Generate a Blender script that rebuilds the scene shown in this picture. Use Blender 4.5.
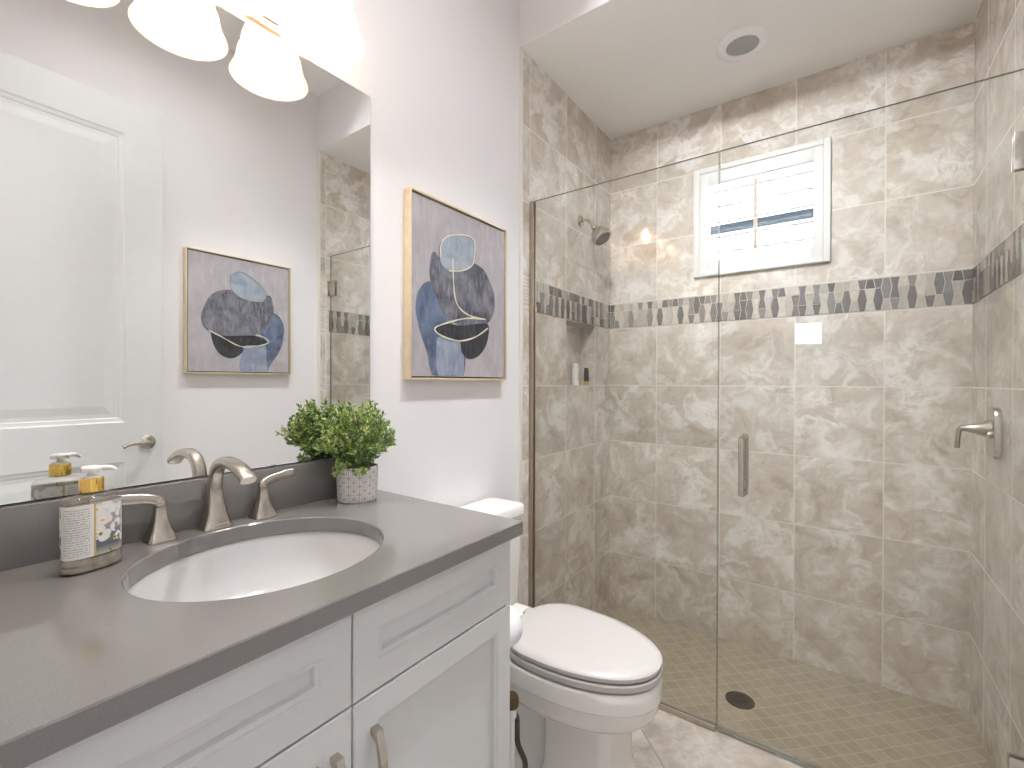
import bpy, bmesh, math, random
from mathutils import Vector, Matrix
random.seed(7)
sc = bpy.context.scene
for o in list(bpy.data.objects): bpy.data.objects.remove(o)
PI = math.pi
COL = sc.collection

# ------------------------------------------------------------------ camera
CAMZ = 1.235
def make_camera():
    yaw, pitch, roll = map(math.radians, (35.849, -0.253, 0.160))
    fw = Vector((math.cos(yaw)*math.cos(pitch), math.sin(yaw)*math.cos(pitch), math.sin(pitch)))
    rt = Vector((math.sin(yaw), -math.cos(yaw), 0)); up = rt.cross(fw)
    r2 = rt*math.cos(roll) + up*math.sin(roll); u2 = up*math.cos(roll) - rt*math.sin(roll)
    cam = bpy.data.cameras.new('camera'); o = bpy.data.objects.new('camera', cam); COL.objects.link(o)
    cam.sensor_width = 36; cam.lens = 461.82/1024*36; cam.clip_start = 0.01
    m = Matrix((r2, u2, -fw)).transposed().to_4x4(); m.translation = (0, 0, CAMZ)
    o.matrix_world = m; sc.camera = o
make_camera()

# ------------------------------------------------------------------ world, exposure
w = bpy.data.worlds.new('daylight'); sc.world = w; w.use_nodes = True
bg = w.node_tree.nodes['Background']; bg.inputs[1].default_value = 1.0
# an overcast sky, brighter on the sun's side (-x, the bedroom windows) than over the neighbour's roof (+x)
_t = w.node_tree; _tc = _t.nodes.new('ShaderNodeTexCoord'); _sx = _t.nodes.new('ShaderNodeSeparateXYZ'); _mr = _t.nodes.new('ShaderNodeMapRange'); _cr = _t.nodes.new('ShaderNodeVectorMath'); _cr.operation = 'SCALE'
_t.links.new(_tc.outputs['Generated'], _sx.inputs[0]); _t.links.new(_sx.outputs[0], _mr.inputs[0])
_mr.inputs[1].default_value = -.6; _mr.inputs[2].default_value = .6; _mr.inputs[3].default_value = 12.0; _mr.inputs[4].default_value = 2.4
_cr.inputs[0].default_value = (.84, .93, 1.04); _t.links.new(_mr.outputs[0], _cr.inputs['Scale']); _t.links.new(_cr.outputs[0], bg.inputs[0])
sc.view_settings.view_transform = 'Standard'; sc.view_settings.look = 'None'
sc.view_settings.gamma = 1; sc.view_settings.use_curve_mapping = False
sc.view_settings.exposure = 0.63
sc.cycles.max_bounces = 14; sc.cycles.transparent_max_bounces = 24; sc.cycles.glossy_bounces = 8; sc.cycles.diffuse_bounces = 7
sc.cycles.sample_clamp_indirect = 6.0; sc.cycles.caustics_refractive = False; sc.cycles.caustics_reflective = True; sc.cycles.blur_glossy = 0.5
sc.cycles.use_denoising = True

# light levels (W); the bulbs and the added fill lights are built further down
S_BULB, P_FILL_A, P_FILL_B, P_FILL_ROOM, P_FILL_SPOT = 160.0, 6.8, 9.5, 22.0, 4.4
def area_light(name, loc, size, power, color=(1, .95, .88), parent=None, rot=None, spread=180):
    l = bpy.data.lights.new(name, 'AREA'); l.shape = 'DISK'; l.size = size; l.energy = power; l.color = color; l.spread = math.radians(spread)
    o = bpy.data.objects.new(name, l); COL.objects.link(o); o.location = loc
    if rot: o.rotation_euler = rot
    if parent: o.parent = parent
    return o

# ------------------------------------------------------------------ materials
class NT:
    def __init__(s, name):
        s.m = bpy.data.materials.new(name); s.m.use_nodes = True; s.t = s.m.node_tree
        s.n = s.t.nodes; s.b = s.n['Principled BSDF']; s.out = s.n['Material Output']
    def new(s, typ, **kw):
        n = s.n.new(typ)
        for k, v in kw.items():
            if k.startswith('i_'):
                n.inputs[k[2:]].default_value = v
            else: setattr(n, k, v)
        return n
    def link(s, a, b): s.t.links.new(a, b)
    def math(s, op, a, b=None, c=None):
        n = s.n.new('ShaderNodeMath'); n.operation = op
        for i, x in enumerate((a, b, c)):
            if x is None: continue
            if isinstance(x, (int, float)): n.inputs[i].default_value = x
            else: s.link(x, n.inputs[i])
        return n.outputs[0]
    def vmath(s, op, a, b=None, sc_=None):
        n = s.n.new('ShaderNodeVectorMath'); n.operation = op
        for i, x in enumerate((a, b)):
            if x is None: continue
            if isinstance(x, tuple): n.inputs[i].default_value = x
            else: s.link(x, n.inputs[i])
        if sc_ is not None: n.inputs['Scale'].default_value = sc_
        return n.outputs[0]
    def ramp(s, fac, stops):
        n = s.n.new('ShaderNodeValToRGB'); e = n.color_ramp.elements
        while len(e) < len(stops): e.new(0.5)
        for q, (p, c) in zip(e, stops):
            q.position = p; q.color = (*c, 1)
        s.link(fac, n.inputs[0]); return n.outputs[0]
    def mix(s, fac, a, b):
        n = s.n.new('ShaderNodeMix'); n.data_type = 'RGBA'
        for sock, x in ((n.inputs[0], fac), (n.inputs[6], a), (n.inputs[7], b)):
            if isinstance(x, (int, float)): sock.default_value = x
            elif isinstance(x, tuple): sock.default_value = (*x, 1)
            else: s.link(x, sock)
        return n.outputs[2]
    def noise(s, vec, scale, detail=4, rough=.5, dist=0):
        n = s.new('ShaderNodeTexNoise'); n.inputs['Scale'].default_value = scale; n.inputs['Detail'].default_value = detail
        n.inputs['Roughness'].default_value = rough; n.inputs['Distortion'].default_value = dist
        if vec is not None: s.link(vec, n.inputs['Vector'])
        return n
    def obj(s): return s.new('ShaderNodeTexCoord').outputs['Object']
    def uv(s): return s.new('ShaderNodeTexCoord').outputs['UV']
    def bump(s, h, strength=.3, dist=.002):
        n = s.new('ShaderNodeBump'); n.inputs['Strength'].default_value = strength; n.inputs['Distance'].default_value = dist
        s.link(h, n.inputs['Height']); s.link(n.outputs[0], s.b.inputs['Normal'])
    def set(s, **kw):
        for k, v in kw.items():
            k = {'color': 'Base Color', 'rough': 'Roughness', 'metal': 'Metallic', 'coat': 'Coat Weight', 'spec': 'Specular IOR Level', 'trans': 'Transmission Weight', 'ior': 'IOR', 'sss': 'Subsurface Weight', 'coat_rough': 'Coat Roughness'}.get(k, k)
            if isinstance(v, tuple) and len(v) == 3: v = (*v, 1)
            if hasattr(v, 'links'): s.link(v, s.b.inputs[k])
            else: s.b.inputs[k].default_value = v
        return s.m

def plain(name, color, rough=.5, metal=0, var=.03, scale=40, bump=0, **kw):
    s = NT(name); n = s.noise(s.obj(), scale, 3)
    c0 = tuple(max(0, c*(1-var)) for c in color); c1 = tuple(min(1, c*(1+var)) for c in color)
    s.set(color=s.ramp(n.outputs[0], [(.3, c0), (.7, c1)]), rough=rough, metal=metal, **kw)
    if bump: s.bump(n.outputs[0], bump, .0008)
    return s.m

def stone(name, stops, vein, grout, gw, freq=1.0, rough=.25, var=.12, seed=0.0, veinamt=.55, stretch=1.0):
    """UV in tile units; every tile gets its own cut of the stone"""
    s = NT(name); uv = s.uv()
    sep = s.new('ShaderNodeSeparateXYZ'); s.link(uv, sep.inputs[0])
    def edge(v): return s.math('ABSOLUTE', s.math('SUBTRACT', s.math('FRACT', v), .5))
    mx = s.math('MAXIMUM', edge(sep.outputs[0]), edge(sep.outputs[1]))
    g = s.math('GREATER_THAN', mx, .5-gw)
    fl = s.vmath('FLOOR', uv)
    wn = s.new('ShaderNodeTexWhiteNoise'); wn.noise_dimensions = '2D'; s.link(s.vmath('ADD', fl, (seed, seed*1.7, 0)), wn.inputs['Vector'])
    off = s.vmath('SCALE', wn.outputs['Color'], sc_=30.0)
    base = s.vmath('ADD', s.vmath('MULTIPLY', uv, (freq*stretch, freq, freq)), off)
    warp = s.noise(base, 1.1, 3, .6)
    wv = s.vmath('ADD', base, s.vmath('SCALE', warp.outputs['Color'], sc_=1.1))
    cl = s.noise(wv, 1.7, 9, .66, .6)
    col = s.ramp(cl.outputs[0], stops)
    vn = s.noise(wv, .95, 7, .62, .5)
    ve = s.math('SUBTRACT', 1, s.math('MULTIPLY', s.math('ABSOLUTE', s.math('SUBTRACT', vn.outputs[0], .5)), 13))
    ve = s.math('MAXIMUM', ve, 0)
    patch = s.ramp(s.noise(wv, 1.0, 3, .5).outputs[0], [(.45, (0, 0, 0)), (.62, (1, 1, 1))])
    vf = s.math('MULTIPLY', s.math('MULTIPLY', ve, patch), veinamt)
    col = s.mix(vf, col, vein)
    tone = s.math('ADD', 1-var/2, s.math('MULTIPLY', wn.outputs['Value'], var))
    hs = s.new('ShaderNodeHueSaturation'); s.link(tone, hs.inputs['Value']); s.link(col, hs.inputs['Color'])
    s.set(color=s.mix(g, hs.outputs[0], grout), rough=s.math('ADD', rough, s.math('MULTIPLY', g, .5)))
    s.bump(s.math('SUBTRACT', 1, g), .25, .0015)
    return s.m

M = {}
M['tile'] = stone('beige_stone_tile', [(.34, (.475, .41, .345)), (.45, (.575, .51, .44)), (.54, (.63, .575, .51)), (.64, (.76, .73, .695))], (.90, .88, .86), (.74, .70, .64), .0070, 1.6, .16, veinamt=.72)
M['floor_tile'] = stone('floor_stone_tile', [(.30, (.25, .21, .17)), (.48, (.38, .335, .285)), (.68, (.52, .485, .44))], (.62, .59, .56), (.27, .24, .21), .006, 1.7, .3, seed=3.3)
M['pan_tile'] = stone('shower_floor_mosaic', [(.30, (.375, .32, .235)), (.5, (.42, .36, .275)), (.7, (.46, .40, .31))], (.43, .37, .28), (.56, .50, .41), .034, .35, .4, var=.14, seed=8.1, veinamt=.1)
M['white_wall'] = plain('white_wall_paint', (.80, .785, .80), .75, bump=.05, var=.008, scale=160)
M['ceiling'] = plain('ceiling_paint', (.90, .89, .875), .85, var=.008, scale=160)
M['trim'] = plain('white_trim_paint', (.74, .74, .73), .4, var=.01)
M['door_paint'] = plain('white_door_paint', (.70, .71, .715), .4, var=.01)
M['cabinet'] = plain('pale_grey_cabinet_paint', (.63, .64, .645), .42, var=.012)
M['cab_dark'] = plain('cabinet_recess', (.2, .2, .2), .8)
M['nickel'] = plain('brushed_nickel', (.54, .50, .445), .26, 1, var=.05, scale=120)
M['chrome'] = plain('chrome', (.75, .75, .75), .1, 1, var=.02)
M['champagne'] = plain('champagne_metal', (.66, .50, .36), .3, 1, var=.05)
M['channel'] = plain('satin_channel_metal', (.52, .45, .375), .35, 1, var=.05)
M['mirror_edge'] = plain('dark_bevelled_mirror_edge', (.16, .155, .15), .12, .6)
M['gold'] = plain('polished_gold_cap', (.85, .58, .16), .14, 1, var=.04)
M['brass_frame'] = plain('pale_gold_frame', (.72, .61, .42), .38, .35, var=.05)
M['black_gap'] = plain('dark_gap', (.03, .028, .026), .8)
M['porcelain'] = plain('white_porcelain', (.79, .77, .745), .12, var=.006, coat=.3)
M['sink_white'] = plain('white_sink_enamel', (.62, .615, .615), .15, var=.006)
M['seat'] = plain('white_seat_plastic', (.53, .51, .495), .25, var=.006)
M['plastic'] = plain('white_plastic', (.83, .82, .80), .3, var=.01)
M['paper'] = plain('toilet_paper', (.84, .85, .88), .95, var=.02, bump=.2)
M['bronze'] = plain('dark_drain_metal', (.10, .085, .07), .38, .9, var=.2)
M['ring_white'] = plain('bright_white_ring', (.93, .93, .94), .4, var=.005)
M['grille'] = plain('grey_speaker_grille', (.36, .37, .37), .7, var=.1, scale=600)
M['soil'] = plain('plant_soil', (.10, .085, .05), .95, var=.4, scale=200)
M['stem'] = plain('plant_stem', (.17, .22, .08), .7, var=.2)
M['white_bottle'] = plain('white_bottle_plastic', (.80, .79, .76), .35, var=.01)
M['dark_bottle'] = plain('dark_tube_plastic', (.035, .032, .035), .3, var=.1)
M['gold_print'] = plain('gold_print', (.62, .42, .12), .4, .4)
M['wood_floor'] = plain('bedroom_carpet', (.45, .40, .34), .95, var=.15, scale=300)
M['rod_wood'] = plain('tilt_rod_paint', (.55, .45, .38), .5, var=.05)
M['roof_dark'] = plain('dark_gutter_metal', (.012, .014, .018), .9, spec=.05)
M['roof'] = plain('pale_roof_tiles', (.75, .73, .70), .8)
M['stucco'] = plain('white_stucco', (.85, .85, .84), .9)
M['hinge_pin'] = M['nickel']

def quartz():
    s = NT('grey_quartz'); o = s.obj()
    a = s.noise(o, 900, 2); b = s.noise(o, 60, 4)
    col = s.ramp(a.outputs[0], [(.35, (.178, .169, .163)), (.6, (.20, .19, .184)), (.75, (.235, .225, .218))])
    col = s.mix(s.math('MULTIPLY', b.outputs[0], .25), col, (.215, .205, .198))
    return s.set(color=col, rough=.13, spec=.5, coat=.45, coat_rough=.06)
M['quartz'] = quartz()

def clear_glass(name, tint, refl=1.0):
    s = NT(name); s.n.remove(s.b)
    geo = s.new('ShaderNodeNewGeometry'); d = s.new('ShaderNodeVectorMath', operation='DOT_PRODUCT')
    s.link(geo.outputs['Normal'], d.inputs[0]); s.link(geo.outputs['Incoming'], d.inputs[1])
    c = s.math('SUBTRACT', 1, s.math('ABSOLUTE', d.outputs['Value']))
    f = s.math('ADD', .042*refl, s.math('MULTIPLY', s.math('POWER', c, 5), .95))
    tr = s.new('ShaderNodeBsdfTransparent'); tr.inputs[0].default_value = (*tint, 1)
    gl = s.new('ShaderNodeBsdfGlossy'); gl.inputs['Roughness'].default_value = .0
    mx = s.new('ShaderNodeMixShader'); s.link(f, mx.inputs[0]); s.link(tr.outputs[0], mx.inputs[1]); s.link(gl.outputs[0], mx.inputs[2])
    s.link(mx.outputs[0], s.out.inputs[0]); return s.m
M['glass'] = clear_glass('shower_glass', (.972, .978, .967), 1.15)
M['window_glass'] = clear_glass('window_glass', (.98, .99, .99))
M['glass_edge'] = plain('green_glass_edge', (.20, .225, .205), .15, var=.05)
M['bottle_glass'] = clear_glass('clear_bottle_glass', (.97, .965, .94), 1.4)
M['base_glass'] = plain('amber_tinted_base_glass', (.50, .45, .385), .06, var=.2, scale=90, spec=.8, trans=.35)
def mirror_mat():
    s = NT('mirror_silver'); n = s.noise(s.obj(), 3, 1)
    return s.set(color=s.ramp(n.outputs[0], [(0, (.86, .875, .865)), (1, (.88, .89, .88))]), metal=1.0, rough=.0)
M['mirror'] = mirror_mat()

def shade_mat():
    s = NT('alabaster_glass_shade'); o = s.obj()
    n = s.noise(o, 22, 5, .6, 1.5)
    col = s.ramp(n.outputs[0], [(.3, (.93, .78, .60)), (.55, (.97, .90, .80)), (.7, (1, .97, .92))])
    s.n.remove(s.b)
    tl = s.new('ShaderNodeBsdfTranslucent'); df = s.new('ShaderNodeBsdfDiffuse'); gl = s.new('ShaderNodeBsdfGlossy'); tp = s.new('ShaderNodeBsdfTransparent')
    for q in (tl, df): s.link(col, q.inputs[0])
    tp.inputs[0].default_value = (.97, .93, .86, 1); gl.inputs['Roughness'].default_value = .15
    def mx(f, a, b):
        m = s.new('ShaderNodeMixShader'); m.inputs[0].default_value = f; s.link(a.outputs[0], m.inputs[1]); s.link(b.outputs[0], m.inputs[2]); return m
    m = mx(.30, tl, df); m = mx(.30, m, tp); m = mx(.04, m, gl)
    s.link(m.outputs[0], s.out.inputs[0]); return s.m
M['shade'] = shade_mat()
def glow(name, color, strength):
    s = NT(name); n = s.noise(s.obj(), 8, 1)
    c = s.ramp(n.outputs[0], [(0, tuple(x*.97 for x in color)), (1, color)])
    s.b.inputs['Base Color'].default_value = (*color, 1); s.link(c, s.b.inputs['Emission Color']); s.b.inputs['Emission Strength'].default_value = strength
    return s.m
M['bulb'] = glow('glowing_bulb', (1, .94, .87), S_BULB)
M['lens'] = glow('fill_light_lens', (1, .95, .88), 5)  # glow of the added ceiling fill lights

def leaf_mat(name, c0, c1):
    s = NT(name); n = s.noise(s.obj(), 30, 3)
    return s.set(color=s.ramp(n.outputs[0], [(.35, c0), (.65, c1)]), rough=.55, **{'Transmission Weight': 0.0})
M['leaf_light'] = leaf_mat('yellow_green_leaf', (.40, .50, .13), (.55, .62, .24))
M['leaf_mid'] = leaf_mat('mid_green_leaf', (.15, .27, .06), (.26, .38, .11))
M['leaf_dark'] = leaf_mat('blue_green_leaf', (.055, .13, .075), (.11, .22, .13))  # mid and dark leaf greens are deepened, putting the plant's shadows into the colour

def paint(name, a, b, scale=6, c=None):
    s = NT(name); o = s.obj()
    n = s.noise(o, scale, 7, .65, 1.0); n2 = s.noise(s.vmath('MULTIPLY', o, (1, 1, .25)), scale*9, 5, .6)
    col = s.ramp(n.outputs[0], [(.32, a), (.66, b)])
    if c: col = s.mix(s.ramp(n2.outputs[0], [(.5, (0, 0, 0)), (.75, (.7, .7, .7))]), col, c)
    m = s.set(color=col, rough=.8); s.bump(n2.outputs[0], .12, .001); return m
M['art_ground'] = paint('art_mauve_ground', (.36, .335, .355), (.45, .42, .44), 5, (.53, .50, .50))
M['art_grey'] = paint('art_slate_grey', (.05, .05, .065), (.22, .22, .265), 9, (.34, .34, .38))
M['art_blue'] = paint('art_denim_blue', (.045, .065, .125), (.155, .20, .295), 8, (.22, .25, .33))
M['art_pale'] = paint('art_pale_blue', (.21, .265, .33), (.38, .42, .47), 11, (.34, .38, .42))
M['art_steel'] = paint('art_steel_blue', (.17, .21, .30), (.30, .345, .42), 8, (.44, .47, .52))
M['art_black'] = paint('art_charcoal', (.014, .014, .017), (.05, .05, .06), 10, (.09, .09, .10))
M['art_edge'] = paint('art_dark_edge', (.05, .055, .075), (.24, .24, .28), 14)
M['art_line'] = paint('art_cream_line', (.62, .60, .42), (.76, .74, .56), 20)
for i, c in enumerate([(.13, .121, .114), (.17, .16, .15), (.24, .225, .208), (.45, .405, .36), (.56, .51, .455)]):
    M['mos%d' % i] = plain('mosaic_stone_%s' % ('dark', 'slate', 'grey', 'taupe', 'cream')[i], c, .22, var=.12, scale=60)
M['mos_grout'] = plain('mosaic_grout', (.55, .51, .45), .8)

def pot_mat():
    s = NT('embossed_cement_pot'); uv = s.uv()
    sep = s.new('ShaderNodeSeparateXYZ'); s.link(uv, sep.inputs[0])
    def cen(v): return s.math('SUBTRACT', s.math('FRACT', v), .5)
    a, b = s.math('ABSOLUTE', cen(sep.outputs[0])), s.math('ABSOLUTE', cen(sep.outputs[1]))
    d = s.math('POWER', s.math('ADD', s.math('POWER', a, 4), s.math('POWER', b, 4)), .25)
    r1 = s.math('LESS_THAN', s.math('ABSOLUTE', s.math('SUBTRACT', d, .40)), .055)
    r2 = s.math('LESS_THAN', s.math('ABSOLUTE', s.math('SUBTRACT', d, .22)), .05)
    f = s.math('MAXIMUM', r1, r2); n = s.noise(s.obj(), 70, 5)
    f2 = s.math('MULTIPLY', f, s.math('ADD', .55, s.math('MULTIPLY', n.outputs[0], .6)))
    s.set(color=s.mix(f2, (.44, .415, .40), (.78, .765, .75)), rough=.8); s.bump(f, .4, .001); return s.m
M['pot'] = pot_mat()

def label_mat():
    """printed wrap: a text panel of fine lines on the left, white blossoms over dusk blue on the right (UV 0..1)"""
    s = NT('bottle_label_print'); uv = s.uv(); sep = s.new('ShaderNodeSeparateXYZ'); s.link(uv, sep.inputs[0])
    u, v = sep.outputs[0], sep.outputs[1]
    ln = s.math('LESS_THAN', s.math('FRACT', s.math('MULTIPLY', v, 22)), .42)
    nz = s.noise(s.vmath('MULTIPLY', uv, (60, 22, 1)), 1.0, 2).outputs[0]
    ln = s.math('MULTIPLY', ln, s.math('GREATER_THAN', nz, .46))
    inm = s.math('MULTIPLY', s.math('LESS_THAN', s.math('ABSOLUTE', s.math('SUBTRACT', u, .235)), .19), s.math('LESS_THAN', s.math('ABSOLUTE', s.math('SUBTRACT', v, .5)), .45))
    text = s.mix(s.math('MULTIPLY', s.math('MULTIPLY', ln, inm), .55), (.80, .79, .75), (.16, .15, .15))
    vo = s.new('ShaderNodeTexVoronoi'); vo.inputs['Scale'].default_value = 1; vo.inputs['Randomness'].default_value = .9
    s.link(s.vmath('MULTIPLY', uv, (9, 6, 1)), vo.inputs['Vector'])
    d = vo.outputs['Distance']
    grd = s.ramp(v, [(.0, (.45, .43, .38)), (.16, (.12, .13, .16)), (.38, (.15, .16, .21)), (.52, (.40, .34, .35)), (.78, (.34, .36, .40)), (1, (.55, .57, .60))])
    petal = s.ramp(d, [(.13, (.80, .48, .12)), (.22, (.85, .82, .76)), (.6, (.76, .75, .73))])
    nn = s.noise(s.vmath('MULTIPLY', uv, (4.0, 3.2, 1)), 1.0, 3).outputs[0]
    isf = s.math('MULTIPLY', s.math('LESS_THAN', d, .60), s.math('GREATER_THAN', s.math('ADD', nn, s.math('MULTIPLY', v, .35)), .58))
    fl = s.mix(isf, grd, petal)
    gn = s.noise(s.vmath('MULTIPLY', uv, (14, 6, 1)), 1.0, 2).outputs[0]
    gr = s.math('MULTIPLY', s.math('GREATER_THAN', gn, .62), s.math('LESS_THAN', v, .42))
    fl = s.mix(gr, fl, (.17, .20, .05))
    col = s.mix(s.math('GREATER_THAN', u, .46), text, fl)
    edge = s.math('LESS_THAN', s.math('ABSOLUTE', s.math('SUBTRACT', u, .465)), .008)
    col = s.mix(edge, col, (.55, .42, .2))
    return s.set(color=col, rough=.3)
M['label'] = label_mat()
M['soap'] = clear_glass('clear_soap', (.95, .935, .89), .5)

# ------------------------------------------------------------------ mesh builder
class MB:
    def __init__(s): s.bm = bmesh.new(); s.uv = s.bm.loops.layers.uv.new('UVMap')
    def face(s, pts, mi=0, smooth=False, uvs=None):
        f = s.bm.faces.new([s.bm.verts.new(p) for p in pts]); f.material_index = mi; f.smooth = smooth
        if uvs:
            for l, q in zip(f.loops, uvs): l[s.uv].uv = q
        return f
    def merge(s, other_bm, mi=None):
        me = bpy.data.meshes.new('tmp'); other_bm.to_mesh(me); other_bm.free()
        n0 = len(s.bm.faces); s.bm.from_mesh(me); bpy.data.meshes.remove(me)
        s.bm.faces.ensure_lookup_table()
        if mi is not None:
            for f in s.bm.faces[n0:]: f.material_index = mi
    def box(s, a, b, bev=0.0, mi=0, seg=2, rot=None):
        t = bmesh.new(); bmesh.ops.create_cube(t, size=1)
        c = [(p+q)/2 for p, q in zip(a, b)]; d = [abs(q-p) for p, q in zip(a, b)]
        bmesh.ops.scale(t, vec=d, verts=t.verts)
        if bev > 0:
            bmesh.ops.bevel(t, geom=list(t.edges), offset=min(bev, min(d)*.49), segments=seg, profile=.5, affect='EDGES')
            for f in t.faces: f.smooth = True
        if rot is not None: bmesh.ops.transform(t, matrix=rot.to_4x4(), verts=t.verts)
        bmesh.ops.translate(t, vec=c, verts=t.verts); s.merge(t, mi); return s
    def loft(s, rings, cap=(True, True), mi=0, smooth=True, close=False):
        V = [[s.bm.verts.new(p) for p in r] for r in rings]; n = len(V[0])
        pairs = list(zip(V, V[1:])) + ([(V[-1], V[0])] if close else [])
        for a, b in pairs:
            for i in range(n):
                j = (i+1) % n
                f = s.bm.faces.new((a[i], a[j], b[j], b[i])); f.smooth = smooth; f.material_index = mi
        if not close:
            if cap[0]: f = s.bm.faces.new(V[0][::-1]); f.material_index = mi
            if cap[1]: f = s.bm.faces.new(V[-1]); f.material_index = mi
        return s
    def lathe(s, prof, c=(0, 0, 0), n=40, axis=(0, 0, 1), mi=0, cap=(False, False), uvrep=None):
        q = Vector((0, 0, 1)).rotation_difference(Vector(axis)); c = Vector(c)
        rings = [[c + q @ Vector((r*math.cos(2*PI*k/n), r*math.sin(2*PI*k/n), z)) for k in range(n)] for r, z in prof]
        n0 = len(s.bm.faces); s.loft(rings, cap, mi)
        if uvrep:
            s.bm.faces.ensure_lookup_table(); z0, z1 = prof[0][1], prof[-1][1]; fi = n0
            for i in range(len(prof)-1):
                for k in range(n):
                    f = s.bm.faces[fi]; fi += 1
                    us = (k/n, (k+1)/n, (k+1)/n, k/n); zs = (prof[i][1], prof[i][1], prof[i+1][1], prof[i+1][1])
                    for l, a, z in zip(f.loops, us, zs): l[s.uv].uv = (a*uvrep[0], (z-z0)/(z1-z0)*uvrep[1])
        return s
    def tube(s, pts, r, n=14, mi=0, cap=(True, True), shape=None):
        pts = [Vector(p) for p in pts]; m = len(pts)
        rs = r if isinstance(r, (list, tuple)) else [r]*m
        T = [(pts[min(i+1, m-1)]-pts[max(i-1, 0)]).normalized() for i in range(m)]
        ref = Vector((0, 0, 1)) if abs(T[0].z) < .9 else Vector((0, 1, 0))
        N = (ref - T[0]*ref.dot(T[0])).normalized(); rings = []
        for i in range(m):
            N = (N - T[i]*N.dot(T[i])).normalized(); B = T[i].cross(N); ring = []
            for k in range(n):
                a = 2*PI*k/n; ca, sa = math.cos(a), math.sin(a); kk = rs[i]
                if isinstance(kk, tuple): ra, rb = kk
                else: ra = rb = kk
                if shape:
                    ca, sa = (math.copysign(abs(ca)**shape, ca), math.copysign(abs(sa)**shape, sa))
                ring.append(pts[i] + N*ca*ra + B*sa*rb)
            rings.append(ring)
        return s.loft(rings, cap, mi)
    def prism(s, poly, y0, y1, axis=1, mi=0, smooth=False):
        """2-D polygon extruded along axis"""
        def p3(p, h):
            q = [0, 0, 0]; o = [i for i in range(3) if i != axis]; q[o[0]], q[o[1]] = p; q[axis] = h; return q
        return s.loft([[p3(p, y0) for p in poly], [p3(p, y1) for p in poly]], mi=mi, smooth=smooth)
    def build(s, name, mats, parent=None, sharp=35):
        bmesh.ops.recalc_face_normals(s.bm, faces=s.bm.faces)
        for e in s.bm.edges:
            if len(e.link_faces) == 2 and e.calc_face_angle(0) > math.radians(sharp): e.smooth = False
        me = bpy.data.meshes.new(name); s.bm.to_mesh(me); s.bm.free()
        for m in (mats if isinstance(mats, (list, tuple)) else [mats]): me.materials.append(m)
        o = bpy.data.objects.new(name, me); COL.objects.link(o)
        if parent:
            o.parent = parent; o.location = -parent_world(parent)
        return o
def parent_world(p):
    v = Vector(p.location)
    return v if p.parent is None else v + parent_world(p.parent)
# every mesh is modelled in world coordinates; parts are offset back by their parent's place
def tag(o, label, cat, group=None):
    o['label'] = label; o['category'] = cat
    if group: o['group'] = group
    return o
def thing(name, label, cat, loc=(0, 0, 0), group=None):
    o = bpy.data.objects.new(name, None); COL.objects.link(o); o.location = loc; o.empty_display_size = .05
    return tag(o, label, cat, group)
def struct(o): o['kind'] = 'structure'; return o
def spline(pts, n=8, closed=False):
    P = [Vector(p) for p in pts]; out = []; m = len(P)
    rng = range(m if closed else m-1)
    for i in rng:
        p0 = P[(i-1) % m] if closed or i > 0 else P[i]; p1 = P[i]; p2 = P[(i+1) % m]; p3 = P[(i+2) % m] if closed or i+2 < m else p2
        for k in range(n):
            t = k/n
            out.append(.5*((2*p1) + (p2-p0)*t + (2*p0-5*p1+4*p2-p3)*t*t + (3*p1-p0-3*p2+p3)*t**3))
    if not closed: out.append(P[-1])
    return out

# ------------------------------------------------------------------ room numbers
L, R, XB = 1.164, -0.42, 2.62           # vanity wall, opposite wall, shower back wall
XT = 1.668                              # where the shower tile starts
ZC, ZR = 2.702, 3.05                    # shower ceiling, room ceiling
ZF = -.112                              # shower floor
TW, TH = .338, .3352
ROW0 = 1.553                            # underside of the mosaic band
BAND = (1.553, 1.7045)
XG = 1.75

def wall(name, axis, pos, thick, u0, u1, v0, v1, holes=(), uvf=None, mats=None, mi=0, build=True, mb=None):
    """slab: inner face at pos, outer at pos+thick; u is the horizontal axis, v is z; holes = (u0,u1,v0,v1)"""
    b = mb or MB()
    us = sorted({u0, u1, *[h[0] for h in holes], *[h[1] for h in holes]}); vs = sorted({v0, v1, *[h[2] for h in holes], *[h[3] for h in holes]})
    def p(u, v, d): return (pos+d, u, v) if axis == 0 else (u, pos+d, v)
    solid = lambda i, j: 0 <= i < len(us)-1 and 0 <= j < len(vs)-1 and not any(h[0] <= (us[i]+us[i+1])/2 <= h[1] and h[2] <= (vs[j]+vs[j+1])/2 <= h[3] for h in holes)
    for i in range(len(us)-1):
        for j in range(len(vs)-1):
            if not solid(i, j): continue
            a, c, e, f = us[i], us[i+1], vs[j], vs[j+1]
            for d in (0, thick):
                q = [(a, e), (c, e), (c, f), (a, f)]
                b.face([p(x, y, d) for x, y in q], mi, uvs=[uvf(x, y) for x, y in q] if uvf else None)
            for (di, dj, s1, s2) in ((-1, 0, (a, e), (a, f)), (1, 0, (c, e), (c, f)), (0, -1, (a, e), (c, e)), (0, 1, (a, f), (c, f))):
                if not solid(i+di, j+dj):
                    uvs = None
                    if uvf:
                        k = (lambda s_: uvf(*s_)); o = thick/TW
                        uvs = [k(s1), k(s2), (k(s2)[0]+(o if di else 0), k(s2)[1]+(0 if di else o)), (k(s1)[0]+(o if di else 0), k(s1)[1]+(0 if di else o))]
                    b.face([p(*s1, 0), p(*s2, 0), p(*s2, thick), p(*s1, thick)], mi, uvs=uvs)
    if build: return struct(b.build(name, mats))
    return b

def uv_tile(base_u, sign=1):
    def f(u, v): return ((u-base_u)/TW*sign + 20, (v-ROW0)/TH + 20 if v <= ROW0+1e-4 else (v-BAND[1])/TH + 40)
    return f

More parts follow.
